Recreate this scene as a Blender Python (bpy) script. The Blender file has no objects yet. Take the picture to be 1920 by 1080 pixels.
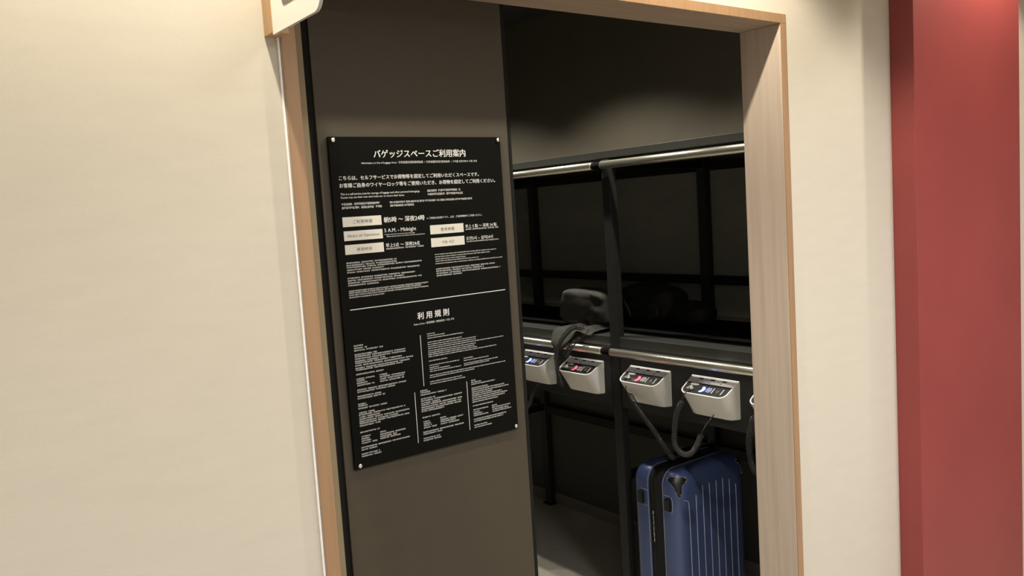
import bpy, bmesh, math, random
from mathutils import Vector, Matrix
random.seed(7)
SC = bpy.context.scene
COL = SC.collection

# ------------------------------------------------------------------ camera
YAW, PITCH, ROLL = 0.642549, -0.091530, -0.063609
fw = Vector((math.sin(YAW)*math.cos(PITCH), math.cos(YAW)*math.cos(PITCH), math.sin(PITCH)))
rt = Vector((math.cos(YAW), -math.sin(YAW), 0)); up = rt.cross(fw)
r2 = rt*math.cos(ROLL) + up*math.sin(ROLL); u2 = -rt*math.sin(ROLL) + up*math.cos(ROLL)
cam = bpy.data.cameras.new('camera'); cam.sensor_width = 36; cam.lens = 1567.036/1920*36
cam.clip_start = .05
co = bpy.data.objects.new('camera', cam); COL.objects.link(co)
m = Matrix((r2, u2, -fw)).transposed().to_4x4(); m.translation = Vector((0, -1.2757, 1.55))
co.matrix_world = m; SC.camera = co

# ------------------------------------------------------------------ world, lights, exposure
SC.view_settings.view_transform = 'Standard'; SC.view_settings.look = 'None'
SC.view_settings.exposure = 0.0; SC.view_settings.gamma = 1.0; SC.view_settings.use_curve_mapping = False
w = bpy.data.worlds.new('world'); SC.world = w; w.use_nodes = True
w.node_tree.nodes['Background'].inputs[0].default_value = (0.02, 0.018, 0.015, 1)
w.node_tree.nodes['Background'].inputs[1].default_value = 0.2

def spot(name, loc, watts, color, size, blend, radius, target=None):
    l = bpy.data.lights.new(name, 'SPOT'); l.energy = watts; l.color = color
    l.spot_size = math.radians(size); l.spot_blend = blend; l.shadow_soft_size = radius
    o = bpy.data.objects.new(name, l); COL.objects.link(o); o.location = loc
    if target is not None:
        o.rotation_euler = (Vector(target) - Vector(loc)).to_track_quat('-Z', 'Y').to_euler()
    return o

WARM = (1.0, 0.90, 0.73)
# wall-washing downlights close to the corridor wall
for x, wt in ((-1.05, 2), (0.38, 52), (1.46, 58), (2.78, 40), (4.0, 18)):
    spot('wall_downlight', (x, -0.267, 2.478), wt, WARM, 118, 0.35, 0.016)
# round ceiling lights along the middle of the corridor
for x, wt in ((-1.8, 27), (-0.4, 14), (1.1, 30), (2.5, 46), (4.4, 10)):
    l = bpy.data.lights.new('corridor_ceiling_light', 'AREA'); l.shape = 'DISK'; l.size = .6; l.energy = wt; l.color = (0.98, 0.97, 0.98); l.spread = math.radians(146)
    o = bpy.data.objects.new('corridor_ceiling_light', l); COL.objects.link(o); o.location = (x, -1.60, 2.49)
# small downlights in the luggage room, above the rack's front edge
for y, wt in ((0.36, 42), (1.38, 62), (2.40, 62)):
    spot('room_downlight', (1.95, y, 2.47), wt, (1.0, 0.93, 0.80), 122, 0.45, 0.02)

# ------------------------------------------------------------------ materials
def mat(name, col, rough=.6, metal=0., spec=.5, emit=None, es=0., noise=None, bump=None, coat=0.):
    """noise=(scale xyz, amount), bump=(scale, strength)"""
    m = bpy.data.materials.new(name); m.use_nodes = True
    nt = m.node_tree; b = nt.nodes['Principled BSDF']
    b.inputs['Base Color'].default_value = (*col, 1); b.inputs['Roughness'].default_value = rough
    b.inputs['Metallic'].default_value = metal; b.inputs['Specular IOR Level'].default_value = spec
    b.inputs['Coat Weight'].default_value = coat
    if emit:
        b.inputs['Emission Color'].default_value = (*emit, 1); b.inputs['Emission Strength'].default_value = es
    tc = None
    if noise or bump:
        tc = nt.nodes.new('ShaderNodeTexCoord')
    if noise:
        mp = nt.nodes.new('ShaderNodeMapping'); mp.inputs['Scale'].default_value = noise[0]
        n = nt.nodes.new('ShaderNodeTexNoise'); n.inputs['Scale'].default_value = 1; n.inputs['Detail'].default_value = 5
        r = nt.nodes.new('ShaderNodeValToRGB')
        a = noise[1]
        r.color_ramp.elements[0].position = .3; r.color_ramp.elements[1].position = .7
        r.color_ramp.elements[0].color = (*[c*(1-a) for c in col], 1)
        r.color_ramp.elements[1].color = (*[min(1, c*(1+a)) for c in col], 1)
        nt.links.new(tc.outputs['Object'], mp.inputs[0]); nt.links.new(mp.outputs[0], n.inputs['Vector'])
        nt.links.new(n.outputs['Fac'], r.inputs[0]); nt.links.new(r.outputs[0], b.inputs['Base Color'])
    if bump:
        mp = nt.nodes.new('ShaderNodeMapping'); sc = bump[0]
        mp.inputs['Scale'].default_value = sc if isinstance(sc, tuple) else (sc, sc, sc)
        n = nt.nodes.new('ShaderNodeTexNoise'); n.inputs['Scale'].default_value = 1; n.inputs['Detail'].default_value = 3
        bp = nt.nodes.new('ShaderNodeBump'); bp.inputs['Strength'].default_value = bump[1]; bp.inputs['Distance'].default_value = .002
        nt.links.new(tc.outputs['Object'], mp.inputs[0]); nt.links.new(mp.outputs[0], n.inputs['Vector'])
        nt.links.new(n.outputs['Fac'], bp.inputs['Height']); nt.links.new(bp.outputs[0], b.inputs['Normal'])
    return m

M = {}
M['wall'] = mat('beige_wallpaper', (.51, .475, .402), .85, noise=((9, 9, 40), .02), bump=((160, 160, 420), .04))
M['bead'] = mat('white_edge_bead', (.93, .92, .90), .35)
M['oak_edge'] = mat('oak_edge_band', (.29, .178, .095), .5, noise=((90, 90, 3), .10))
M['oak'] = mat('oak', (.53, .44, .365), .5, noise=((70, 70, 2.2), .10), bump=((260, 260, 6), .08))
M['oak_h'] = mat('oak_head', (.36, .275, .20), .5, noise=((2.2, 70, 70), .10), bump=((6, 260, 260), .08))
M['oak_sign'] = mat('oak_batten', (.45, .28, .14), .5, noise=((120, 120, 5), .12))
M['red'] = mat('red_paint', (.240, .042, .040), .42, noise=((3, 3, 3), .05), bump=(55, .10))
M['taupe'] = mat('taupe_laminate', (.046, .0385, .0255), .55, spec=.3, noise=((30, 30, 30), .04), bump=(300, .05))
M['taupe_stub'] = mat('pale_taupe_stub', (.21, .165, .095), .6, noise=((30, 30, 5), .06))
M['roomwall'] = mat('taupe_room_paint', (.108, .094, .068), .7, noise=((12, 12, 12), .04), bump=(120, .08))
M['ceiling'] = mat('white_ceiling', (.78, .75, .70), .9)
M['dark_ceiling'] = mat('dark_ceiling', (.03, .03, .028), .9)
M['corfloor'] = mat('brown_vinyl', (.27, .225, .18), .5, noise=((3, 40, 3), .2))
M['floor'] = mat('grey_vinyl', (.42, .395, .33), .6, noise=((40, 40, 40), .07), bump=(200, .08))
M['skirt'] = mat('grey_baseboard', (.17, .155, .13), .6, noise=((20, 20, 20), .04))
M['black'] = mat('black_steel', (.007, .007, .007), .5, spec=.25, noise=((40, 40, 40), .1))
M['blackrub'] = mat('black_rubber', (.004, .004, .004), .9, spec=.12)
M['trim'] = mat('black_door_edge', (.009, .009, .008), .8, spec=.1)
M['fascia'] = mat('grey_steel', (.045, .047, .042), .42, noise=((50, 50, 50), .06))
M['post'] = mat('dark_grey_steel', (.025, .026, .025), .5, spec=.3, noise=((50, 50, 50), .08))
M['back_up'] = mat('lightened_back_panel', (.25, .255, .235), .75, noise=((12, 12, 30), .06))  # added upper panels; the pale grey stands in for light on the rear wall
M['back'] = mat('charcoal_shade_panel', (.055, .056, .048), .7, noise=((30, 30, 30), .06))  # added lower panels; the dark tone deepens the shade under the deck
M['mount'] = mat('charcoal_board', (.020, .021, .022), .5, noise=((30, 30, 30), .08))
M['chrome'] = mat('brushed_chrome', (.80, .78, .66), .28, .88, noise=((120, 6, 120), .10), bump=((400, 12, 400), .1))
M['board'] = mat('black_acrylic_board', (.0035, .0038, .0028), .65, spec=.05, noise=((20, 20, 20), .05))
M['print'] = mat('white_print', (.56, .565, .55), .6)
M['plate'] = mat('pale_print_block', (.50, .49, .44), .6)
M['platetxt'] = mat('grey_print', (.085, .08, .065), .6)
M['screw'] = mat('polished_screw', (.75, .74, .72), .18, 1.0)
M['signw'] = mat('white_acrylic', (.88, .87, .80), .35)
M['signe'] = mat('frosted_acrylic_edge', (.50, .49, .46), .35)
M['signg'] = mat('grey_pictogram', (.19, .165, .14), .6)
M['plastic'] = mat('white_plastic', (.86, .86, .84), .38, noise=((60, 60, 60), .015))
M['strip'] = mat('grey_socket_strip', (.74, .74, .75), .5, noise=((90, 90, 90), .05))
M['panel'] = mat('black_gloss_panel', (.012, .012, .013), .22)
M['slot'] = mat('black_slot', (.004, .004, .004), .6)
M['icon'] = mat('white_icon', (.78, .78, .78), .5)
M['icon_dim'] = mat('dim_icon', (.16, .16, .17), .5)
M['clip'] = mat('grey_clip', (.36, .36, .35), .4)
M['red_led'] = mat('red_led', (.9, .1, .12), .4, emit=(1, .025, .05), es=6)
M['blue_led'] = mat('blue_led', (.2, .3, 1), .4, emit=(.05, .15, 1), es=14)
M['red_led2'] = mat('red_led_icon', (.5, .2, .2), .4, emit=(.8, .3, .3), es=.5)
M['blue_led2'] = mat('blue_led_icon', (.3, .35, .7), .4, emit=(.10, .16, 1), es=1.6)
M['cable'] = mat('black_coil', (.030, .030, .030), .16, spec=.8)
M['bag'] = mat('grey_canvas', (.056, .055, .050), .8, noise=((90, 90, 90), .10), bump=(700, .12))
M['bagd'] = mat('dark_grey_canvas', (.036, .035, .029), .8, noise=((60, 60, 60), .15), bump=(700, .15))
M['pack'] = mat('black_nylon', (.0045, .0045, .005), .7, noise=((60, 60, 60), .15), bump=(260, .4))
M['strap'] = mat('black_webbing', (.03, .03, .03), .5)
M['metal'] = mat('zip_metal', (.6, .58, .54), .3, 1.0)
M['blue'] = mat('blue_hardshell', (.058, .09, .225), .36, noise=((8, 8, 8), .06), bump=(500, .12), coat=.25)
M['rib'] = mat('blue_rib_highlight', (.34, .38, .52), .25, noise=((8, 8, 8), .04), coat=.3)  # paler than the shell: rib edge highlights put into the colour; seams share it
M['guard'] = mat('black_plastic_guard', (.010, .010, .011), .35)
M['zip'] = mat('black_zip_fabric', (.007, .007, .008), .85, noise=((200, 200, 200), .2))

# ------------------------------------------------------------------ helpers
def link(name, me, ma, parent=None, smooth=False):
    o = bpy.data.objects.new(name, me); COL.objects.link(o)
    if ma is not None and not me.materials: me.materials.append(ma)
    if smooth:
        for p in me.polygons: p.use_smooth = True
    if parent: o.parent = parent
    return o
def mesh(name, V, F, ma, parent=None, smooth=False):
    me = bpy.data.meshes.new(name); me.from_pydata([tuple(v) for v in V], [], F); me.update()
    bm = bmesh.new(); bm.from_mesh(me); bmesh.ops.recalc_face_normals(bm, faces=bm.faces); bm.to_mesh(me); bm.free()
    return link(name, me, ma, parent, smooth)
def boxmesh(name, a, b, bev=0., seg=2):
    bm = bmesh.new(); bmesh.ops.create_cube(bm, size=1)
    for v in bm.verts:
        v.co = Vector([(a[i]+b[i])/2 + v.co[i]*(b[i]-a[i]) for i in range(3)])
    if bev: bmesh.ops.bevel(bm, geom=list(bm.edges), offset=bev, segments=seg, affect='EDGES', profile=.5)
    me = bpy.data.meshes.new(name); bm.to_mesh(me); bm.free(); return me
def box(name, a, b, ma, parent=None, bev=0., seg=2):
    return link(name, boxmesh(name, a, b, bev, seg), ma, parent)
def empty(name, loc=(0, 0, 0), rz=0.):
    o = bpy.data.objects.new(name, None); COL.objects.link(o); o.location = loc; o.rotation_euler = (0, 0, rz)
    o.empty_display_size = .05; return o
def tag(o, label, cat, group=None, kind=None):
    o['label'] = label; o['category'] = cat
    if group: o['group'] = group
    if kind: o['kind'] = kind
    return o
def S(o, label, cat): return tag(o, label, cat, kind='structure')
def loft(name, rings, ma, parent=None, cap0=True, cap1=True, smooth=True, closed=True):
    n = len(rings[0]); V = [p for r in rings for p in r]; F = []
    for i in range(len(rings)-1):
        for j in range(n if closed else n-1):
            k = (j+1) % n
            F.append((i*n+j, i*n+k, (i+1)*n+k, (i+1)*n+j))
    if cap0: F.append(tuple(range(n)))
    if cap1: F.append(tuple(range((len(rings)-1)*n, len(rings)*n)))
    return mesh(name, V, F, ma, parent, smooth)
def tubedata(pts, r, sides=8):
    pts = [Vector(p) for p in pts]; rings = []
    t0 = (pts[1]-pts[0]).normalized(); nrm = t0.orthogonal().normalized()
    for i, p in enumerate(pts):
        t = (pts[min(i+1, len(pts)-1)] - pts[max(i-1, 0)]).normalized()
        nrm = (nrm - t*nrm.dot(t)).normalized(); b = t.cross(nrm)
        rr = r[i] if isinstance(r, (list, tuple)) else r
        rings.append([p + (nrm*math.cos(2*math.pi*k/sides) + b*math.sin(2*math.pi*k/sides))*rr for k in range(sides)])
    return rings
def tube(name, pts, r, ma, parent=None, sides=8): return loft(name, tubedata(pts, r, sides), ma, parent)
def cr(pts, n=12):
    """Catmull-Rom through the points"""
    P = [Vector(p) for p in pts]; P = [P[0]*2-P[1]] + P + [P[-1]*2-P[-2]]; out = []
    for i in range(1, len(P)-2):
        for k in range(n):
            t = k/n; a, b, c, d = P[i-1:i+3]
            out.append(.5*((2*b) + (c-a)*t + (2*a-5*b+4*c-d)*t*t + (3*b-a-3*c+d)*t**3))
    out.append(P[-2]); return out
def coil(pts, R=.0090, pitch=.0047, seg=12):
    path = cr(pts, 40); out = []; L = 0.; ph = 0.
    tan = (path[1]-path[0]).normalized(); nrm = tan.orthogonal().normalized()
    # resample
    cum = [0.]
    for i in range(1, len(path)): cum.append(cum[-1] + (path[i]-path[i-1]).length)
    N = int(cum[-1]/pitch*seg); j = 0
    for i in range(N+1):
        s = cum[-1]*i/N
        while j < len(cum)-2 and cum[j+1] < s: j += 1
        f = (s-cum[j])/max(1e-9, cum[j+1]-cum[j]); p = path[j].lerp(path[j+1], f)
        t = (path[j+1]-path[j]).normalized(); nrm = (nrm - t*nrm.dot(t)).normalized(); b = t.cross(nrm)
        a = 2*math.pi*i/seg; rr = R*min(1, .25+i/20, .25+(N-i)/20)
        out.append(p + (nrm*math.cos(a)+b*math.sin(a))*rr)
    return out
def rrect(x0, x1, y0, y1, r, n=6):
    pts = []
    for cx, cy, a0 in ((x1-r, y1-r, 0), (x0+r, y1-r, 90), (x0+r, y0+r, 180), (x1-r, y0+r, 270)):
        for k in range(n+1):
            a = math.radians(a0 + 90*k/n); pts.append((cx+r*math.cos(a), cy+r*math.sin(a)))
    return pts

# ------------------------------------------------------------------ the setting
XR0 = 2.712
CZ = 2.5
S(box('wall_front_left', (-3.2, .004, 0), (.5285, .114, CZ), M['wall']), 'beige textured wall to the left of the doorway', 'wall')
S(box('wall_front_right', (1.8545, .004, 0), (6.2, .114, CZ), M['wall']), 'beige wall between the doorway and the red pillar', 'wall')
S(box('wall_front_top', (.5285, .004, 1.9935), (1.8545, .114, CZ), M['wall']), 'brightly lit beige wall strip above the doorway', 'wall')
S(box('trim_1', (.5285, -.0005, 0), (.5322, .110, 1.9935), M['bead'], bev=.001), 'thin white bead along the edge of the left wall', 'edge bead')
fr = S(empty('trim_2', (1.19, 0, 0)), 'pale oak frame around the doorway', 'door frame')
def fpart(name, a, b, ma):
    o = box(name, (a[0]-1.19, a[1], a[2]), (b[0]-1.19, b[1], b[2]), ma, fr, bev=.0015); return o
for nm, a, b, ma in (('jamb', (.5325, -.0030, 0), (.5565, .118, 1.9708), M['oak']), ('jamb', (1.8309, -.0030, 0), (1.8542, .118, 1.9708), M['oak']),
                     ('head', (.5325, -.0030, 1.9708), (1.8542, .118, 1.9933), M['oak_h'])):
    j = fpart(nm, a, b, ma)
    box('edge_band', (a[0]-1.19, -.0052, a[2]), (b[0]-1.19, -.0030, b[2]), M['oak_edge'], j, .0006, 1)['label'] = 'oak edge band'
S(box('trim_3', (.5565, .1185, 0), (.6215, .150, 2.05), M['taupe_stub']), 'narrow tan stub strip between left jamb and grey-brown door', 'strip')
dr = S(empty('door_1', (.846, .1202, 0)), 'matte grey-brown sliding door leaf carrying the black notice', 'door')
box('leaf', (.636-.846, 0, .008), (1.0585-.846, .034, 2.03), M['taupe'], dr, bev=.001)
box('edge_strip', (.6215-.846, .004, .008), (.636-.846, .036, 2.03), M['trim'], dr, bev=.001)['label'] = 'black edge strip'
box('edge_strip', (1.0585-.846, .004, .008), (1.0705-.846, .036, 2.03), M['trim'], dr, bev=.001)['label'] = 'black edge strip'
# red pillar on the corridor wall
S(box('wall_red_pillar', (2.359, -.066, 0), (3.04, .0035, CZ), M['red'], bev=.0012), 'red painted wall projection at the right edge', 'wall')
# corridor shell
S(box('wall_opposite', (-3.2, -2.4, 0), (6.2, -2.3, CZ), M['wall']), 'beige corridor wall opposite the doorway', 'wall')
S(box('wall_corridor_left', (-3.3, -2.4, 0), (-3.2, .114, CZ), M['wall']), 'beige end wall of the corridor on the left', 'wall')
S(box('wall_corridor_right', (6.2, -2.4, 0), (6.3, .114, CZ), M['wall']), 'beige end wall of the corridor on the right', 'wall')
S(box('floor', (-3.3, -2.4, -.08), (6.3, .06, 0), M['corfloor']), 'brown corridor floor in front of the doorway', 'floor')
S(box('ceiling', (-3.3, -2.4, CZ), (6.3, .114, CZ+.08), M['ceiling']), 'white corridor ceiling', 'ceiling')
# luggage room shell
S(box('floor_room', (.45, .06, -.08), (2.82, 3.8, 0), M['floor']), 'grey luggage room floor under the rack', 'floor')
S(box('wall_right', (XR0, .114, 0), (2.82, 3.8, CZ), M['roomwall']), 'grey-brown room wall behind and above the rack', 'wall')
S(box('wall_back', (.45, 3.7, 0), (XR0, 3.8, CZ), M['roomwall']), 'grey-brown far wall of the luggage room', 'wall')
S(box('wall_left', (.45, .156, 0), (.55, 3.7, CZ), M['roomwall']), 'grey-brown left wall of the luggage room', 'wall')
S(box('ceiling_room', (.45, .114, CZ), (2.82, 3.8, CZ+.08), M['dark_ceiling']), 'dark luggage room ceiling', 'ceiling')
S(box('baseboard_right', (XR0-.008, .13, 0), (XR0, 3.7, .060), M['skirt'], bev=.001), 'grey baseboard along the wall behind the rack', 'baseboard')

# ------------------------------------------------------------------ luggage rack
rack = tag(empty('luggage_rack', (2.4, 1.6, 0)), 'black steel two-tier luggage rack with chrome rails', 'rack')
def rk(name, a, b, ma, bev=0.):
    o = box(name, (a[0]-2.4, a[1]-1.6, a[2]), (b[0]-2.4, b[1]-1.6, b[2]), ma, rack, bev); return o
PF, PR, PW = 2.145, 2.670, .036
POSTY = (.128, .957, 2.071, 3.185)
for y in POSTY:
    pf = PF + (.006 if y < .5 else 0)
    rk('post', (pf, y, 0), (pf+PW, y+.040, 1.716), M['post'], .002)
    rk('post', (PR, y, 0), (PR+PW, y+.040, 1.716), M['post'], .002)
    rk('foot', (PR-.012, y-.012, 0), (PR+PW, y+.052, .006), M['black'])
    rk('foot', (pf-.004, y-.010, 0), (pf+PW+.012, y+.050, .006), M['black'])
    for z in (1.69, .52):     # side ties from front to rear post
        rk('side_tie', (pf+PW, y+.008, z-.014), (PR, y+.032, z+.014), M['black'])
RY0, RY1 = .125, 3.23
rk('top_shelf', (2.150, RY0, 1.7210), (2.706, RY1, 1.7485), M['fascia'], .0015)['label'] = 'grey steel top shelf'
rk('top_beam', (2.188, RY0, 1.688), (2.215, RY1, 1.7205), M['black'])
lo = rk('lower_shelf', (2.150, RY0, 1.0205), (2.2400, RY1, 1.0585), M['fascia'], .0015); lo['label'] = 'grey steel front lip of the lower shelf'
rk('shelf_mat', (2.2405, RY0, 1.028), (2.660, RY1, 1.0625), M['blackrub'], .002)['label'] = 'black rubber shelf mat'
for i in range(len(POSTY)-1):
    y0, y1 = POSTY[i]+.041, POSTY[i+1]-.001
    rk('rear_bar', (PR+.004, y0, 1.664), (PR+.030, y1, 1.690), M['black'])
    rk('rear_bar', (PR+.004, y0, 1.203), (PR+.030, y1, 1.238), M['black'])
    rk('rear_bar', (PR+.004, y0, .492), (PR+.030, y1, .532), M['black'])
    rk('added_back_panel', (2.7062, y0, 1.070), (2.7100, y1, 1.662), M['back_up'])['label'] = 'added back panel, paler grey in place of light'
    rk('added_back_panel', (2.7062, y0, .063), (2.7100, y1, 1.020), M['back'])['label'] = 'added charcoal panel deepening the shade under the shelf'
    rk('mounting_board', (2.1475, y0+.004, .795), (2.160, y1-.004, 1.019), M['mount'], .001)
# chrome rails, one per bay and tier, held in black connectors at the posts
def rail(y0, y1, z):
    n = 20; R = .0145; rings = []
    for y, rr in ((y0, R*.86), (y0+.0012, R), (y1-.0012, R), (y1, R*.86)):
        rings.append([(2.120-2.4+rr*math.cos(2*math.pi*k/n), y-1.6, z+rr*math.sin(2*math.pi*k/n)) for k in range(n)])
    loft('rail', rings, M['chrome'], rack)['label'] = 'chrome rail'
def connector(y, z):
    n = 16; rings = []
    for yy, rr in ((y-.0225, .0105), (y-.020, .0125), (y+.020, .0125), (y+.0225, .0105)):
        rings.append([(2.121-2.4+rr*math.cos(2*math.pi*k/n), yy-1.6, z+rr*math.sin(2*math.pi*k/n)) for k in range(n)])
    c = loft('rail_connector', rings, M['blackrub'], rack)
    b = box('bracket', (2.121-2.4, y-.012-1.6, z-.010), (2.147-2.4, y+.012-1.6, z+.010), M['black'], c)
    return c
for z in (1.6955, 1.0065):
    cy = [.150, .9925, 2.1065, 3.205]
    for y in cy: connector(y, z)
    for i in range(3): rail(cy[i]+.024, cy[i+1]-.024, z)

# ------------------------------------------------------------------ cable-lock boxes
TI = math.atan2(.045, .077); CT, ST = math.cos(TI), math.sin(TI)
def tp(a, b, h=0.):          # point on the tilted top: a right, b down the slope, h proud of it
    return (a, -b*CT - h*ST, -b*ST + h*CT)
def top_outline(hw, b0, b1, r, n=7):
    pts = [(-hw, b0), (hw, b0)]
    for k in range(n+1):
        t = math.radians(90*k/n); pts.append((hw-.003-r+r*math.cos(t), b1-r+r*math.sin(t)))
    for k in range(n+1):
        t = math.radians(90+90*k/n); pts.append((-hw+.003+r+r*math.cos(t), b1-r+r*math.sin(t)))
    return pts
def box_meshes():
    D = {}
    out = top_outline(.0975, 0, .0890, .026)
    rings = []
    # bottom outline, tucked back towards the board
    bot = []
    for i, (a, b) in enumerate(out):
        f = b/.0890; bot.append((a*(1-.13*f)*(.985), -.024*f**.8, -.1265))
    def mix(p, q, t): return tuple(p[k]*(1-t)+q[k]*t for k in range(3))
    top = [tp(a, b) for a, b in out]
    rings.append([mix(bot[i], (0, bot[i][1], bot[i][2]), .06) for i in range(len(bot))])
    rings.append([mix(bot[i], top[i], .035) for i in range(len(bot))])
    rings.append([mix(bot[i], top[i], .5) for i in range(len(bot))])
    rings.append([mix(bot[i], top[i], .97) for i in range(len(bot))])
    rings.append([tp(a*.994, b*.995+.0002, .0012) for a, b in out])
    inn = top_outline(.0925, .0035, .0850, .0225)
    rings.append([tp(a*1.003, b, .0012) for a, b in inn]); rings.append([tp(a, b, -.0022) for a, b in inn])
    D['rings'] = rings
    n = len(out)
    V = [p for r in rings for p in r]; F = []
    for i in range(len(rings)-1):
        for j in range(n):
            k = (j+1) % n; F.append((i*n+j, i*n+k, (i+1)*n+k, (i+1)*n+j))
    F.append(tuple(range(n))); F.append(tuple(range((len(rings)-1)*n, len(rings)*n)))
    D['body'] = (V, F)
    return D
BM = box_meshes()
def flat(name, pts, h, th, ma, parent):
    """extruded polygon lying on the tilted top"""
    n = len(pts); V = [tp(a, b, h) for a, b in pts] + [tp(a, b, h+th) for a, b in pts]
    F = [tuple(range(n)), tuple(range(n, 2*n))] + [(i, (i+1) % n, n+(i+1) % n, n+i) for i in range(n)]
    return mesh(name, V, F, ma, parent)
def quad(a0, a1, b0, b1, sl=0.): return [(a0, b0), (a1, b0), (a1+sl, b1), (a0+sl, b1)]
def ring_flat(name, outer, inner, h, th, ma, parent):
    n = len(outer); V = [tp(a, b, h+th) for a, b in outer] + [tp(a, b, h+th) for a, b in inner]
    F = [(i, (i+1) % n, n+(i+1) % n, n+i) for i in range(n)]
    return mesh(name, V, F, ma, parent)
def lock_box(y, color, label):
    r = tag(empty('cable_lock_box', (2.1470, y, .9605), -math.pi/2), label, 'lock box', 'cable lock boxes under the rack')
    V, F = BM['body']
    bd = mesh('body', V, F, M['plastic'], r, True)
    bd.data.polygons.foreach_set('use_smooth', [True]*len(bd.data.polygons))
    md = bd.modifiers.new('es', 'EDGE_SPLIT'); md.split_angle = math.radians(38)
    st = flat('socket_strip', quad(-.0915, .0915, .0042, .0330), -.0020, .0018, M['strip'], r)
    for a in (-.050, -.002, .046):
        flat('slot', quad(a-.0085, a+.0085, .0085, .0150), -.0002, .0003, M['slot'], st)
        flat('slot', quad(a-.011, a-.004, .0245, .0270), -.0002, .0003, M['slot'], st)
    for a in (-.026, .022): flat('slot', quad(a-.0012, a+.0012, .014, .0165), -.0002, .0003, M['slot'], st)
    inn = [(a, b) for a, b in top_outline(.0915, .0335, .0842, .0215)]
    pn = flat('control_panel', inn, -.0020, .0017, M['panel'], r)
    H = -.0003
    led, led2 = (M['red_led'], M['red_led2']) if color == 'red' else (M['blue_led'], M['blue_led2'])
    # crescent bulging to the right
    cx, cb, R = -.018, .0590, .0150
    outer = [(cx+R*math.cos(t), cb+R*.95*math.sin(t)) for t in [math.radians(-75+150*k/14+12) for k in range(15)]]
    inner = [(cx-.0125+R*1.05*math.cos(t), cb+R*.90*math.sin(t)) for t in [math.radians(52-104*k/14+12) for k in range(15)]]
    flat('moon_light', outer+inner, H, .0004, led, pn)['label'] = color + ' glowing crescent'
    o1 = rrect(.003, .023, .0490, .0690, .006, 4); i1 = rrect(.0052, .0208, .0512, .0668, .0045, 4)
    ring_flat('lock_icon', o1, i1, H, .0003, led2 if color == 'blue' else M['icon'], pn)
    o2 = rrect(.0085, .0175, .0545, .0635, .003, 4); i2 = rrect(.0103, .0157, .0563, .0617, .002, 4)
    ring_flat('lock_icon', o2, i2, H, .0003, M['icon'], pn)
    flat('bar_mark', quad(.0290, .0314, .0470, .0715), H, .0004, M['icon'], pn)
    o3 = rrect(.044, .053, .0540, .0650, .004, 4); i3 = rrect(.0460, .0510, .0560, .0630, .002, 4)
    ring_flat('small_icon', o3, i3, H, .0003, M['icon_dim'], pn)
    flat('bar_mark', quad(.0655, .0679, .0470, .0715), H, .0004, M['icon'], pn)
    # cable catch at the left: pale ring segment and a small wedge
    o4 = [(-.056+.018*math.cos(t), .0420+.0060*math.sin(t)) for t in [2*math.pi*k/20 for k in range(20)]]
    flat('catch_plate', o4, H, .0016, M['clip'], pn)
    flat('cable_plug', [(-.074, .070), (-.062, .050), (-.044, .066), (-.050, .071)], H, .005, M['clip'], pn)
    return r
def to_local(r_y, pts):      # world -> lock box local frame
    return [(-(p[1]-r_y), p[0]-2.1470, p[2]-.9605) for p in pts]
boxes = {}
SP = (('A', 1.4246, 'blue', 'white cable lock box glowing blue beside the notice door edge'),
      ('B', 1.1380, 'red', 'white cable lock box glowing red under the grey bag'),
      ('C', .7990, 'red', 'white cable lock box glowing red right of the rack post'),
      ('D', .5070, 'blue', 'large white cable lock box glowing blue above the blue suitcase'),
      ('E', .2320, 'red', 'white cable lock box mostly hidden behind the right door jamb'))
for k, y, c, lb in SP: boxes[k] = (lock_box(y, c, lb), y)
def cable(k, coils, wires):
    r, y = boxes[k]
    for i, pts in enumerate(coils):
        o = tube('coiled_cable', to_local(y, coil(pts)), .0014, M['cable'], r, 5); o['label'] = 'black coiled cable'
    for pts in wires:
        tube('cable_lead', to_local(y, cr(pts, 8)), .0017, M['cable'], r, 6)
cable('D', [[(2.072, .588, .888), (2.062, .604, .845), (2.060, .613, .800), (2.060, .620, .745), (2.060, .606, .718), (2.060, .578, .709), (2.060, .548, .718), (2.062, .525, .748), (2.066, .507, .788)]],
      [[(2.090, .570, .933), (2.078, .566, .925), (2.066, .574, .910), (2.070, .585, .893)], [(2.066, .507, .788), (2.080, .500, .815), (2.115, .493, .845)]])
cable('C', [[(2.085, .846, .872), (2.080, .820, .843), (2.082, .770, .794), (2.086, .725, .744), (2.092, .690, .700), (2.105, .668, .662)]],
      [[(2.092, .862, .935), (2.080, .863, .925), (2.080, .861, .900), (2.082, .858, .880), (2.085, .848, .873)]])
cable('B', [[(2.080, 1.209, .850), (2.076, 1.221, .880), (2.072, 1.229, .925), (2.072, 1.231, .968), (2.074, 1.216, 1.018), (2.080, 1.180, 1.060), (2.090, 1.140, 1.090), (2.104, 1.098, 1.088)],
            [(2.108, 1.118, 1.052), (2.092, 1.150, 1.026), (2.086, 1.170, 1.000), (2.086, 1.192, .972)]],
      [[(2.090, 1.201, .935), (2.080, 1.212, .915), (2.074, 1.216, .880), (2.080, 1.209, .850)], [(2.104, 1.098, 1.088), (2.118, 1.085, 1.080), (2.112, 1.100, 1.062), (2.108, 1.118, 1.052)]])
cable('A', [[(2.100, 1.424, .800), (2.100, 1.440, .772), (2.100, 1.463, .735), (2.102, 1.500, .712)]], [[(2.130, 1.410, .836), (2.105, 1.415, .818), (2.100, 1.424, .800)], [(2.102, 1.500, .712), (2.104, 1.53, .74), (2.110, 1.52, .84)]])
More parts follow.
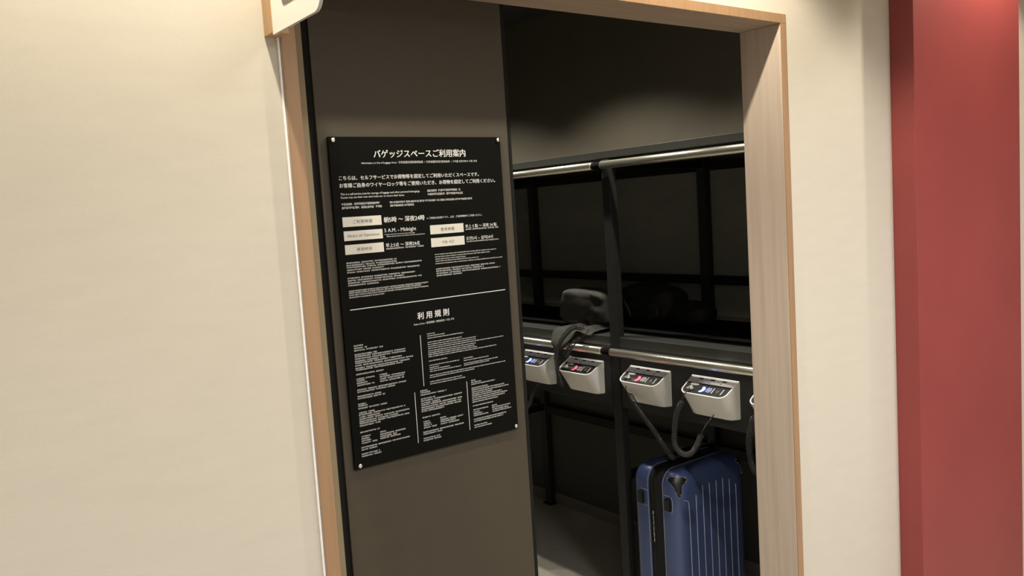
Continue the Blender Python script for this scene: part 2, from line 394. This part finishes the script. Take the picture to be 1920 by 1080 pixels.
cable('E', [[(2.062, .296, .885), (2.060, .302, .855), (2.060, .314, .800), (2.060, .310, .745), (2.060, .292, .710), (2.060, .262, .712), (2.062, .238, .75)]],
      [[(2.090, .281, .934), (2.076, .279, .922), (2.066, .286, .905), (2.062, .296, .885)], [(2.062, .238, .75), (2.08, .228, .80), (2.112, .22, .84)]])

# ------------------------------------------------------------------ blue suitcase
SX0, SX1, SY0, SY1, SH = 2.120, 2.495, .668, .902, .601
sx, sy = (SX0+SX1)/2, (SY0+SY1)/2
case = tag(empty('suitcase', (sx, sy, 0)), 'blue ribbed hard-shell suitcase standing under the rack', 'suitcase')
HW = (SX1-SX0)/2; ZB = .042; YB0, YB1 = .746-sy, .812-sy
def sring(y, ins, rc=.057):
    r = max(.012, rc-ins*.6)
    return [(x, y, z) for x, z in rrect(-HW+ins, HW-ins, ZB+ins, SH-ins, r, 8)]
def shell(name, ys, out):
    rf = .046; rings = [sring(ys, .0015), sring(ys+out*.002, 0.)]
    depth = abs((SY0-sy if out < 0 else SY1-sy) - ys)
    rfl = min(rf, depth*.75)
    y_arc = ys + out*(depth-rfl)
    for k in range(9):
        a = math.radians(90*k/8); rings.append(sring(y_arc+out*rfl*math.sin(a), rfl*(1-math.cos(a))))
    for ins, dy in ((.09, .0012), (.14, .0018)):
        rings.append([(x, ys+out*(depth+dy*.5), z) for x, _, z in sring(0, ins)])
    return loft(name, rings, M['blue'], case)
fs = shell('front_shell', YB0, -1); fs['label'] = 'blue ribbed front shell'
bs = shell('back_shell', YB1, 1)
loft('zip_band', [sring(YB0-.001, .006), sring(YB0+.001, .003), sring(YB1-.001, .003), sring(YB1+.001, .006)], M['zip'], case)['label'] = 'black zipped band'
tube('zip_teeth', [Vector(p) + Vector((-.001 if p[0] < 0 else .001, 0, 0)) for p in sring((YB0+YB1)/2+.012, .0025)], .0012, M['guard'], case, 5)
# ribs on the front shell
ZT = .528
for i, x in enumerate([-.135+.0367*q for q in range(8)]):
    zt = ZT - (.040 if i in (0, 7) else (.026 if i == 1 else .012 if i == 6 else 0)); zb = .130
    yf = SY0 - sy - .0008
    pts = [(x, yf+.004, zt+.010), (x, yf+.001, zt+.005), (x, yf, zt-.004)] + [(x, yf, zt-.004-(zt-zb-.01)*k/8) for k in range(1, 9)] + [(x, yf+.004, zb-.006)]
    if i == 0: pts = [(x-.022, yf+.005, zt+.014), (x-.014, yf+.003, zt+.0135), (x-.007, yf+.002, zt+.010), (x-.002, yf+.001, zt+.003)] + pts[3:]
    tube('rib', pts, .0019, M['rib'], fs, 6)
# panel seam lines running round the shell sides
for y0, o in ((YB0-.003, fs), (YB1+.003, bs)):
    tube('piping', [Vector(p) for p in sring(y0, -.0002)] + [Vector(sring(y0, -.0002)[0])], .0012, M['rib'], o, 5)
for zz in (.515, .456, .170):
    for ya, yb, o in ((YB0-.004, YB0-.034, fs), (YB1+.004, YB1+.040, bs)):
        tube('seam', [(-HW-.0003, ya, zz), (-HW-.0003, (ya+yb)/2, zz), (-HW-.0001, yb, zz)], .0011, M['rib'], o, 5)
for yv, o in ((YB0-.047, fs), ):
    tube('seam', [(-HW-.0002, yv+.014, .515), (-HW-.0002, yv+.003, .512), (-HW+.0006, yv, .500), (-HW+.0006, yv, .470), (-HW-.0002, yv+.003, .459), (-HW-.0002, yv+.014, .456)], .0011, M['rib'], o, 5)
# side feet
for zz in (.488, .140):
    for y0 in (YB0-.030, YB1+.034):
        ft = box('side_foot', (-HW-.013, y0-.012, zz-.026), (-HW+.004, y0+.012, zz+.020), M['guard'], case, .004, 2); ft['label'] = 'black side foot'
# corner guards: three lobes hugging the rounded corner
from mathutils.bvhtree import BVHTree
bvh = BVHTree.FromPolygons([v.co.copy() for v in fs.data.vertices], [tuple(p.vertices) for p in fs.data.polygons])
def guard(sxn):
    ctr = Vector((sxn*(HW-.010), SY0-sy+.012, SH-.032)); p0, n0, _, _ = bvh.find_nearest(ctr)
    n = Vector((sxn*.68, -.66, .32)).normalized(); e2 = Vector((0, 0, 1)) - n*n.z; e2.normalize(); e1 = n.cross(e2)*(-sxn)
    NR, NS = 7, 54; V, F = [p0 + n*.0035], []
    def rad(t):
        r = .021
        for c, h, w_ in ((156, .024, .46), (30, .036, .46), (262, .034, .42)):
            d = (t - math.radians(c) + math.pi) % (2*math.pi) - math.pi; r += h*math.exp(-(d/w_)**2)
        return r
    for i in range(1, NR+1):
        f = i/NR
        for k in range(NS):
            t = 2*math.pi*k/NS; r = rad(t)*f
            q = p0 + e1*r*math.cos(t) + e2*r*math.sin(t); c, cn, _, _ = bvh.find_nearest(q)
            V.append(c + cn*(.0032 if i < NR else .0003))
    for k in range(NS): F.append((0, 1+k, 1+(k+1) % NS))
    for i in range(NR-1):
        for k in range(NS): F.append((1+i*NS+k, 1+i*NS+(k+1) % NS, 1+(i+1)*NS+(k+1) % NS, 1+(i+1)*NS+k))
    g = mesh('corner_guard', V, F, M['guard'], case, True); g['label'] = 'black plastic corner guard'
    rim = [V[1+(NR-1)*NS+k] for k in range(NS)]
    tube('guard_rim', rim+[rim[0]], .0009, M['rib'], g, 5)
    for c in (148, 172, 30, 52, 256, 278):
        t = math.radians(c); r = rad(t)*.84; q, cn, _, _ = bvh.find_nearest(p0 + e1*r*math.cos(t) + e2*r*math.sin(t))
        me = bpy.data.meshes.new('rivet'); bm = bmesh.new(); bmesh.ops.create_uvsphere(bm, u_segments=8, v_segments=6, radius=.0021); bm.to_mesh(me); bm.free()
        link('rivet', me, M['metal'], g, True).location = q + cn*.0034
for sg in (-1, 1): guard(sg)
# zip puller hanging on the side, handle, wheels
pull = tube('zip_pull', [(-HW-.004, (YB0+YB1)/2+.010, .445-.006*k + 0.) for k in range(3)], .003, M['metal'], case, 8)
for k in range(9):
    z0 = .428-k*.011; tube('link', [(-HW-.004, (YB0+YB1)/2+.010+.002*math.cos(k), z0), (-HW-.005, (YB0+YB1)/2+.010-.002*math.cos(k), z0-.009)], .0014 if k % 2 else .0021, M['metal'], pull, 6)
tube('top_handle', cr([(-.075, .02, SH-.004), (-.070, .02, SH+.016), (0, .02, SH+.022), (.070, .02, SH+.016), (.075, .02, SH-.004)], 8), .008, M['guard'], case, 8)
for ax in (-HW+.05, HW-.05):
    for ay in (-.075, .075):
        wme = bpy.data.meshes.new('wheel'); bm = bmesh.new()
        bmesh.ops.create_cone(bm, cap_ends=True, segments=18, radius1=.024, radius2=.024, depth=.018, matrix=Matrix.Rotation(math.pi/2, 4, 'Y'))
        bmesh.ops.bevel(bm, geom=list(bm.edges), offset=.003, segments=1, affect='EDGES'); bm.to_mesh(wme); bm.free()
        wh = link('wheel', wme, M['guard'], case); wh.location = (ax, ay, .0242)
        box('fork', (-.014, -.012, .004), (.014, .012, .024), M['guard'], wh, .003)

# ------------------------------------------------------------------ bags on the lower shelf
def blob(name, c, h, e, ma, parent, fn=None, nu=40, nv=24):
    V, F = [], []
    def pw(v, p): return math.copysign(abs(v)**p, v)
    for i in range(nv+1):
        ph = -math.pi/2 + math.pi*i/nv
        for j in range(nu):
            th = 2*math.pi*j/nu
            d = Vector((pw(math.cos(ph), e[1])*pw(math.cos(th), e[0]), pw(math.cos(ph), e[1])*pw(math.sin(th), e[0]), pw(math.sin(ph), e[1])))
            p = Vector((d.x*h[0], d.y*h[1], d.z*h[2]))
            if fn: p = fn(p, d)
            V.append(p + Vector(c))
    for i in range(nv):
        for j in range(nu):
            k = (j+1) % nu; F.append((i*nu+j, i*nu+k, (i+1)*nu+k, (i+1)*nu+j))
    me = bpy.data.meshes.new(name); me.from_pydata([tuple(v) for v in V], [], F)
    bm = bmesh.new(); bm.from_mesh(me); bmesh.ops.remove_doubles(bm, verts=bm.verts, dist=1e-5)
    bmesh.ops.recalc_face_normals(bm, faces=bm.faces); bm.to_mesh(me); bm.free()
    return link(name, me, ma, parent, True)
bag = tag(empty('bag', (2.300, 1.290, 1.0630)), 'soft grey fabric bag slumped on the shelf left of the post', 'bag')
def bagf(p, d):
    q = p.copy()
    # slumped: leaning away from the aisle, top narrower; hollow crease on the right-hand upper corner
    u, v = d.y, d.z
    q.x += .020*(v+1)*.5
    q.x += .006*math.sin(5*u+3*v) + .004*math.sin(9*v-4*u)
    cr_ = math.exp(-(((-u-.62)/.28)**2 + ((v-.30)/.28)**2)); q.x += .050*cr_*(1 if d.x < 0 else 0)
    fold = math.exp(-(((-u-.42+.25*v)/.10)**2)); q.x -= .016*fold*(1 if d.x < 0 and v < .75 else 0)
    q.z += .003*math.sin(3.2*u+.6)*(v > 0) - .020*max(0, -u-.55)*(v > 0)
    return q
bb = blob('bag_body', (0, 0, .0745), (.060, .130, .072), (.36, .30), M['bag'], bag, bagf, 64, 36)
# loose flap sliding over the shelf's front edge
V, F = [], []; NU, NV = 26, 14
prof = [(-.030, .0060), (-.080, .0050), (-.148, .0030), (-.166, -.006), (-.188, -.030), (-.203, -.046), (-.207, -.074)]
def profat(t):
    f = t*(len(prof)-1); i = min(int(f), len(prof)-2); g = f-i
    return prof[i][0]*(1-g)+prof[i+1][0]*g, prof[i][1]*(1-g)+prof[i+1][1]*g
for s_ in (0, 1):
    for i in range(NU+1):
        u = i/NU; y = -.092 - .215*(u-.5)
        ext = .50 + .50*max(0, 1-((u-.30)/.32)**2) if u < .62 else .50
        for j in range(NV+1):
            t = j/NV*min(1, ext); x, z = profat(t)
            z += .010*(1-t)*math.sin(u*7)**2 + .008*math.sin(u*9+2)*t*(.3 if t > .6 else 1)
            V.append((x - .004*math.sin(u*11)*t - (0.0 if s_ else .0035), y, z + (0 if s_ else .0035)))
n1 = (NU+1)*(NV+1)
for s_ in (0, 1):
    for i in range(NU):
        for j in range(NV):
            a = s_*n1 + i*(NV+1)+j; F.append((a, a+1, a+NV+2, a+NV+1))
loop = [i*(NV+1) for i in range(NU+1)] + [NU*(NV+1)+j for j in range(1, NV+1)] + [i*(NV+1)+NV for i in range(NU-1, -1, -1)] + [j for j in range(NV-1, 0, -1)]
for a, b in zip(loop, loop[1:]+loop[:1]): F.append((a, b, n1+b, n1+a))
mesh('flap', V, F, M['bagd'], bag, True)['label'] = 'dark grey fabric flap over the shelf edge'

pk = tag(empty('backpack', (2.475, 1.085, 1.0640)), 'black backpack lying behind the rack post on the shelf', 'backpack')
def packf(p, d):
    q = p.copy(); q.x += .006*math.sin(6*d.y+4*d.z); q.z += .006*math.sin(5*d.y+1)*(d.z > 0)
    if d.z < -.2: q.z = max(q.z, -.0775)
    return q
blob('main_body', (0, .010, .080), (.085, .158, .080), (.6, .62), M['pack'], pk, packf, 48, 26)
blob('side_pocket', (0, -.205, .047), (.070, .095, .0465), (.75, .75), M['pack'], pk, packf, 36, 20)
blob('front_pocket', (-.070, .000, .058), (.028, .105, .045), (.6, .6), M['pack'], pk, packf, 36, 18)
st_ = tube('shoulder_strap', cr([(-.085, .085, .120), (-.100, .070, .112), (-.106, .050, .090), (-.103, .036, .060), (-.098, .030, .036)], 8), [.006]*17+[.007]*16, M['strap'], pk, 8)
st_['label'] = 'dark webbing strap'
tube('buckle', [(-.104, .082, .118), (-.111, .066, .112)], .0045, M['metal'], st_, 8)

# ------------------------------------------------------------------ projecting sign at the top left
sg = tag(empty('projecting_sign', (.520, 0, 1.95)), 'white projecting sign plate on an oak wall batten', 'sign')
def sgl(p): return (p[0]-.520, p[1], p[2]-1.95)
box('batten', sgl((.5092, -.0315, 1.8425)), sgl((.5359, .0038, 2.1)), M['oak_sign'], sg, .0012)
# rounded plate, profile in YZ extruded along X
prof = []
yo, yi, z0, z1, rc = -.2035, -.0300, 1.8395, 2.098, .022
prof += [(yi, z0), (yi, z1)]
for k in range(9):
    a = math.radians(90+90*k/8); prof.append((yo+rc+rc*math.cos(a), z1-rc+rc*math.sin(a)))
for k in range(9):
    a = math.radians(180+90*k/8); prof.append((yo+rc+rc*math.cos(a), z0+rc+rc*math.sin(a)))
xa, xb = .5100, .5152
nP = len(prof)
V = [sgl((xa, y, z)) for y, z in prof] + [sgl((xb, y, z)) for y, z in prof]
mesh('plate', V, [tuple(range(nP)), tuple(range(nP, 2*nP))], M['signw'], sg)
mesh('plate_edge', V, [(i, (i+1) % nP, nP+(i+1) % nP, nP+i) for i in range(nP)], M['signe'], sg)['label'] = 'frosted grey plate edge'
# suitcase pictogram on the visible face (mostly above the frame)
def face_poly(name, pts, dx, ma, holes=None):
    n = len(pts)
    if holes is None:
        V = [sgl((xa-dx, y, z)) for y, z in pts]; mesh(name, V, [tuple(range(n))], ma, sg)
    else:
        V = [sgl((xa-dx, y, z)) for y, z in pts] + [sgl((xa-dx, y, z)) for y, z in holes]
        mesh(name, V, [(i, (i+1) % n, n+(i+1) % n, n+i) for i in range(n)], ma, sg)
face_poly('pictogram', rrect(-.162, -.074, 1.8715, 1.960, .010, 5), .0004, M['signg'], rrect(-.153, -.083, 1.8795, 1.951, .004, 5))
face_poly('pictogram', rrect(-.135, -.101, 1.960, 1.985, .008, 5), .0004, M['signg'], rrect(-.129, -.107, 1.960, 1.979, .004, 5))

# ------------------------------------------------------------------ notice board with its print
NB = (.65335, .1138, 1.70225)          # top-left corner of the printed face
nb = tag(empty('notice_board', (.8435, .1195, 1.0934)), 'black luggage space notice with white multilingual text on the door', 'notice')
BW, BH = 380.4, 608.9                   # mm
def nl(u, v, d=0.):                     # print position in mm -> local metres
    return (NB[0]+u/1000-.8435, NB[1]-d-.1195, NB[2]-v/1000-1.0934)
a, b = nl(0, BH), nl(BW, 0)
box('board', (a[0], NB[1]-.1195, a[2]), (b[0], .1197-.1195, b[2]), M['board'], nb, .0008, 1)
for u, v in ((9.0, 4.6+1.5), (373.5, 6), (10.2, 602.5), (373.5, 602.5)):
    c = nl(u, v); n = 16; rings = []
    for dd, rr in ((0, .0041), (.0022, .0041), (.0031, .0036), (.0035, .0021)):
        rings.append([(c[0]+rr*math.cos(2*math.pi*k/n), c[1]-dd, c[2]+rr*math.sin(2*math.pi*k/n)) for k in range(n)])
    o = loft('screw', rings, M['screw'], nb); o['label'] = 'polished round screw'
D1, D2 = .0003, .0006
def rect_part(name, u0, u1, v0, v1, d, ma, parent=nb):
    return mesh(name, [nl(u0, v0, d), nl(u1, v0, d), nl(u1, v1, d), nl(u0, v1, d)], [(0, 1, 2, 3)], ma, parent)
plates = [rect_part('hours_plate', *q, D1, M['plate']) for q in
          ((15.2, 94.0, 144.3, 161.9), (15.6, 94.4, 169.6, 187.2), (15.7, 94.6, 194.6, 212.2), (198.0, 275.8, 169.7, 187.3), (198.1, 276.0, 194.8, 212.2))]
for p_ in plates: p_['label'] = 'pale printed rectangle'
rect_part('divider_line', 15.9, 368.4, 312.1, 313.6, D1, M['print'])
for u, v0, v1 in ((158.4, 379.1, 479), (136.8, 487.4, 587.2), (257.8, 487.2, 586.9)): rect_part('column_line', u-.55, u+.55, v0, v1, D1, M['print'])
# readable lettering: text curves turned into flat meshes
TEXTS = [  # part name, string, u0, u1, baseline v, weight, material, parent index, letter spacing
 ('heading', 'バゲッジスペースご利用案内', 88.0, 291.5, 37.6, .020, 'print', -1, 1.0),
 ('subheading', 'Information on Use of Luggage Area /  行李放置空間區使用指南  /  行李放置空间区使用指南  /  수하물 보관서비스 이용 안내', 62.1, 318.2, 49.4, .0, 'print', -1, 1.0),
 ('body_text', 'こちらは、セルフサービスでお荷物等を固定してご利用いただくスペースです。', 14.8, 321.0, 77.4, .015, 'print', -1, 1.0),
 ('body_text', 'お客様ご自身のワイヤーロック等をご使用いただき、お荷物を固定してご利用ください。', 14.6, 360.4, 90.8, .015, 'print', -1, 1.0),
 ('body_text', 'This is a self-service area for storage of luggage and other personal belongings.', 15.3, 181.2, 104.6, .008, 'print', -1, 1.0),
 ('body_text', 'Guests may use their own wire locks etc. to secure their items.', 15.4, 146.7, 110.6, .008, 'print', -1, 1.0),
 ('hours_text', '朝5時 ～ 深夜24時', 98.8, 187.0, 157.8, .018, 'print', -1, 1.0),
 ('hours_text', '※ ご利用は当日限りです。上記、ご利用時間内でご利用ください。', 192.4, 322.4, 157.2, .008, 'print', -1, 1.0),
 ('hours_text', '5 A.M. - Midnight', 98.4, 166.8, 176.6, .006, 'print', -1, 1.0),
 ('hours_text', '※ Items must be removed on the same day.', 98.4, 163.6, 182.0, .0, 'print', -1, 1.0),
 ('hours_text', 'Please use the area in accordance with the posted hours.', 102.6, 185.8, 185.8, .0, 'print', -1, 1.0),
 ('hours_text', '早上5点 ～ 深夜24点', 99.0, 172.4, 204.3, .012, 'print', -1, 1.0),
 ('hours_text', '早上 5 點 ～ 深夜 24 點', 280.0, 357.0, 179.6, .012, 'print', -1, 1.0),
 ('hours_text', '오전5시 ~ 심야24시', 280.2, 345.7, 204.0, .010, 'print', -1, 1.0),
 ('rules_heading', '利 用 規 則', 155.2, 227.0, 347.6, .020, 'print', -1, 1.0),
 ('rules_subheading', 'Rules of Use / 使用規則 / 使用规则 / 이용 규칙', 146.6, 237.8, 358.6, .0, 'print', -1, 1.0),
 ('plate_text', 'ご利用時間', 36.0, 74.3, 156.2, -.004, 'platetxt', 0, 1.15),
 ('plate_text', 'Hours of Operation', 23.2, 87.6, 180.8, -.002, 'platetxt', 1, 1.1),
 ('plate_text', '使用时间', 39.2, 69.7, 206.6, -.004, 'platetxt', 2, 1.3),
 ('plate_text', '使用時間', 221.8, 253.2, 181.6, -.004, 'platetxt', 3, 1.3),
 ('plate_text', '이용 시간', 223.5, 251.0, 206.4, -.004, 'platetxt', 4, 1.1),
]
tmp = []
for t in TEXTS:
    c = bpy.data.curves.new('lettering', 'FONT'); c.body = t[1]; c.resolution_u = 2; c.size = 1
    c.space_character = t[8]
    o = bpy.data.objects.new('lettering', c); COL.objects.link(o); tmp.append(o)
bpy.context.view_layer.update()
dg = bpy.context.evaluated_depsgraph_get()
for t, o in zip(TEXTS, tmp):
    me = bpy.data.meshes.new_from_object(o.evaluated_get(dg))
    xs = [v.co.x for v in me.vertices]
    x0, x1 = min(xs), max(xs); k = (t[3]-t[2])/(x1-x0)
    for v in me.vertices:
        v.co = nl(t[2]+(v.co.x-x0)*k, t[4]-v.co.y*k, D2 if t[7] >= 0 else D1)
    if t[5] > 0:        # heavier weight: strike twice, slightly shifted
        bm = bmesh.new(); bm.from_mesh(me); sh = t[5]*k/1000*1.15
        d = bmesh.ops.duplicate(bm, geom=list(bm.verts)+list(bm.edges)+list(bm.faces))
        for g_ in d['geom']:
            if isinstance(g_, bmesh.types.BMVert): g_.co += Vector((sh*2, -.00004, sh*.8))
        bm.to_mesh(me); bm.free()
    me.materials.clear()
    par = nb if t[7] < 0 else plates[t[7]]
    link(t[0], me, M[t[6]], par)
for o in tmp:
    c = o.data; bpy.data.objects.remove(o); bpy.data.curves.remove(c)
# small print too fine to read: rows of tiny character strokes
LC = [(16.1, 120.4, 228.6), (15.7, 118.4, 232.9), (16.2, 177.1, 236.9), (16.1, 93.3, 241.4), (16.0, 168.1, 245.9), (16.0, 157.8, 256.5), (16.0, 131.9, 260.8), (16.2, 172.0, 265.2), (16.1, 79.3, 269.6), (204.9, 345.4, 256.5), (204.9, 319.6, 260.8), (205.1, 359.2, 265.3), (205.1, 267.8, 269.6), (16.8, 35.4, 380.7), (17.0, 45.2, 385.3), (17.2, 77.3, 389.6), (17.3, 63.2, 397.2), (17.6, 123.5, 401.0), (17.6, 123.7, 405.2), (17.3, 80.2, 409.5), (17.4, 117.0, 413.2), (17.1, 140.6, 417.6), (17.1, 130.2, 422.4), (17.2, 115.8, 426.0), (17.2, 74.5, 433.9), (16.9, 57.0, 442.5), (17.6, 33.7, 446.2), (17.6, 39.3, 450.2), (17.9, 54.7, 454.4), (64.7, 80.5, 442.1), (65.0, 118.5, 446.0), (65.1, 116.4, 450.1), (65.2, 117.8, 454.4), (17.0, 119.2, 463.0), (17.1, 95.3, 467.0), (16.6, 64.6, 474.9), (16.6, 74.6, 479.0), (16.2, 32.4, 489.5), (16.3, 37.1, 493.1), (16.3, 76.6, 497.6), (16.9, 48.3, 505.8), (16.4, 113.0, 509.6), (16.6, 61.6, 513.9), (16.6, 122.6, 517.8), (16.2, 98.9, 522.0), (16.1, 121.8, 525.8), (16.1, 58.5, 530.1), (16.1, 58.1, 542.3), (17.8, 36.1, 550.5), (17.7, 33.9, 554.6), (17.7, 36.3, 558.9), (17.7, 49.4, 563.2), (56.4, 69.0, 549.7), (56.4, 111.8, 554.2), (56.3, 93.0, 558.4), (56.2, 100.9, 562.2), (15.9, 119.8, 571.0), (16.0, 47.4, 575.2), (15.9, 55.2, 583.2), (15.7, 55.6, 587.5), (149.4, 165.5, 488.5), (149.5, 170.8, 492.5), (149.5, 209.4, 496.8), (149.7, 181.1, 504.6), (149.4, 245.6, 508.7), (149.4, 194.1, 513.1), (149.2, 244.2, 516.8), (149.0, 242.6, 521.3), (149.0, 243.5, 525.4), (149.0, 201.9, 529.3), (149.8, 191.7, 541.4), (151.4, 168.9, 550.0), (151.4, 166.8, 553.9), (151.4, 169.2, 557.8), (151.4, 182.4, 562.0), (189.8, 202.6, 549.4), (190.0, 245.4, 553.8), (190.1, 226.6, 557.8), (190.0, 233.8, 562.0), (148.9, 244.0, 570.3), (149.0, 191.4, 574.4), (149.0, 188.3, 582.8), (148.9, 188.6, 586.8)]
LE = [(204.8, 353.4, 227.8), (204.8, 336.4, 232.4), (204.9, 277.8, 236.8), (204.9, 308.1, 241.0), (204.9, 367.2, 245.6), (173.9, 193.8, 379.8), (174.0, 216.5, 384.0), (174.0, 258.3, 388.4), (173.7, 254.6, 396.4), (173.9, 288.6, 400.7), (174.0, 287.5, 404.8), (173.9, 357.9, 408.8), (173.6, 286.3, 413.3), (173.5, 284.8, 417.2), (173.4, 290.6, 420.9), (173.5, 338.0, 424.8), (173.5, 216.3, 433.2), (173.9, 245.2, 441.8), (174.1, 196.3, 446.2), (174.2, 222.6, 449.8), (174.3, 248.8, 453.9), (254.6, 278.0, 440.4), (254.6, 316.4, 444.9), (254.5, 339.0, 451.0), (254.6, 317.6, 454.4), (173.4, 357.0, 461.6), (173.3, 279.2, 465.5), (173.0, 248.2, 474.2), (173.1, 256.2, 478.4)]
LK = [(16.7, 185.7, 279.7), (16.3, 169.4, 283.3), (16.3, 184.2, 287.2), (16.4, 87.6, 291.5), (268.6, 281.4, 488.5), (268.4, 293.4, 492.6), (268.7, 327.3, 496.6), (268.7, 309.7, 504.2), (268.7, 351.2, 508.2), (268.6, 362.0, 512.5), (268.4, 320.1, 516.6), (268.3, 343.8, 520.5), (268.2, 357.6, 524.7), (268.2, 350.8, 528.8), (268.3, 333.4, 533.1), (268.7, 319.8, 540.8), (269.2, 306.9, 549.2), (269.3, 283.4, 553.5), (269.2, 291.8, 557.4), (269.3, 306.4, 561.4), (315.4, 330.6, 548.7), (315.6, 361.9, 553.0), (315.8, 357.5, 557.2), (316.0, 363.7, 561.2), (268.8, 353.3, 568.9), (269.0, 342.7, 573.0), (269.0, 302.2, 581.0), (269.2, 313.8, 585.4)]
def strokes(lines, kind, em):
    V, F = [], []
    def q(u0, u1, v0, v1):
        n = len(V); V.extend((nl(u0, v0, D1), nl(u1, v0, D1), nl(u1, v1, D1), nl(u0, v1, D1))); F.append((n, n+1, n+2, n+3))
    for u0, u1, v in lines:
        u = u0; word = random.randint(5, 14) if kind == 'c' else random.randint(2, 8)
        while u < u1-em*.5:
            cw = em*(.95 if kind == 'c' else (.5 if kind == 'e' else .85))
            t = em*.135
            if kind == 'e':
                h = em*random.choice((.55, .55, .55, .78)); x1 = u+cw*random.uniform(.62, .85)
                q(u, u+t, v-h, v); q(x1-t, x1, v-em*.55, v); q(u, x1, v-em*.55, v-em*.55+t) if random.random() < .6 else q(u, x1, v-t, v)
            else:
                x1 = u+cw*.88; k = random.random()
                q(u, x1, v-em*.86, v-em*.86+t) if k < .6 else q(u+t, x1-t, v-em*.80, v-em*.80+t)
                q(u+cw*.38, u+cw*.38+t, v-em*.86, v) if k < .75 else q(u, u+t, v-em*.86, v)
                q(u, x1, v-em*.45, v-em*.45+t)
                if random.random() < .65: q(u, x1, v-t, v)
                if random.random() < .5: q(x1-t, x1, v-em*.8, v)
            u += cw; word -= 1
            if word <= 0:
                u += em*(.8 if kind == 'c' else .32); word = random.randint(6, 16) if kind == 'c' else random.randint(2, 8)
    o = mesh('small_print', V, F, M['print'], nb); o['kind'] = 'stuff'; return o
strokes(LC, 'c', 2.9); strokes(LE, 'e', 3.1); strokes(LK, 'k', 2.7)
strokes([(197.6, 276.2, 104.8), (197.7, 279.0, 111.6), (15.9, 94.6, 123.0), (15.8, 99.0, 129.6)], 'c', 4.6)
strokes([(114.0, 302.6, 123.4), (114.7, 168.1, 129.5)], 'k', 4.2)
strokes([(99.3, 181.9, 208.8), (280.5, 361.3, 183.9)], 'c', 2.9); strokes([(280.5, 361.5, 208.4)], 'k', 2.7)
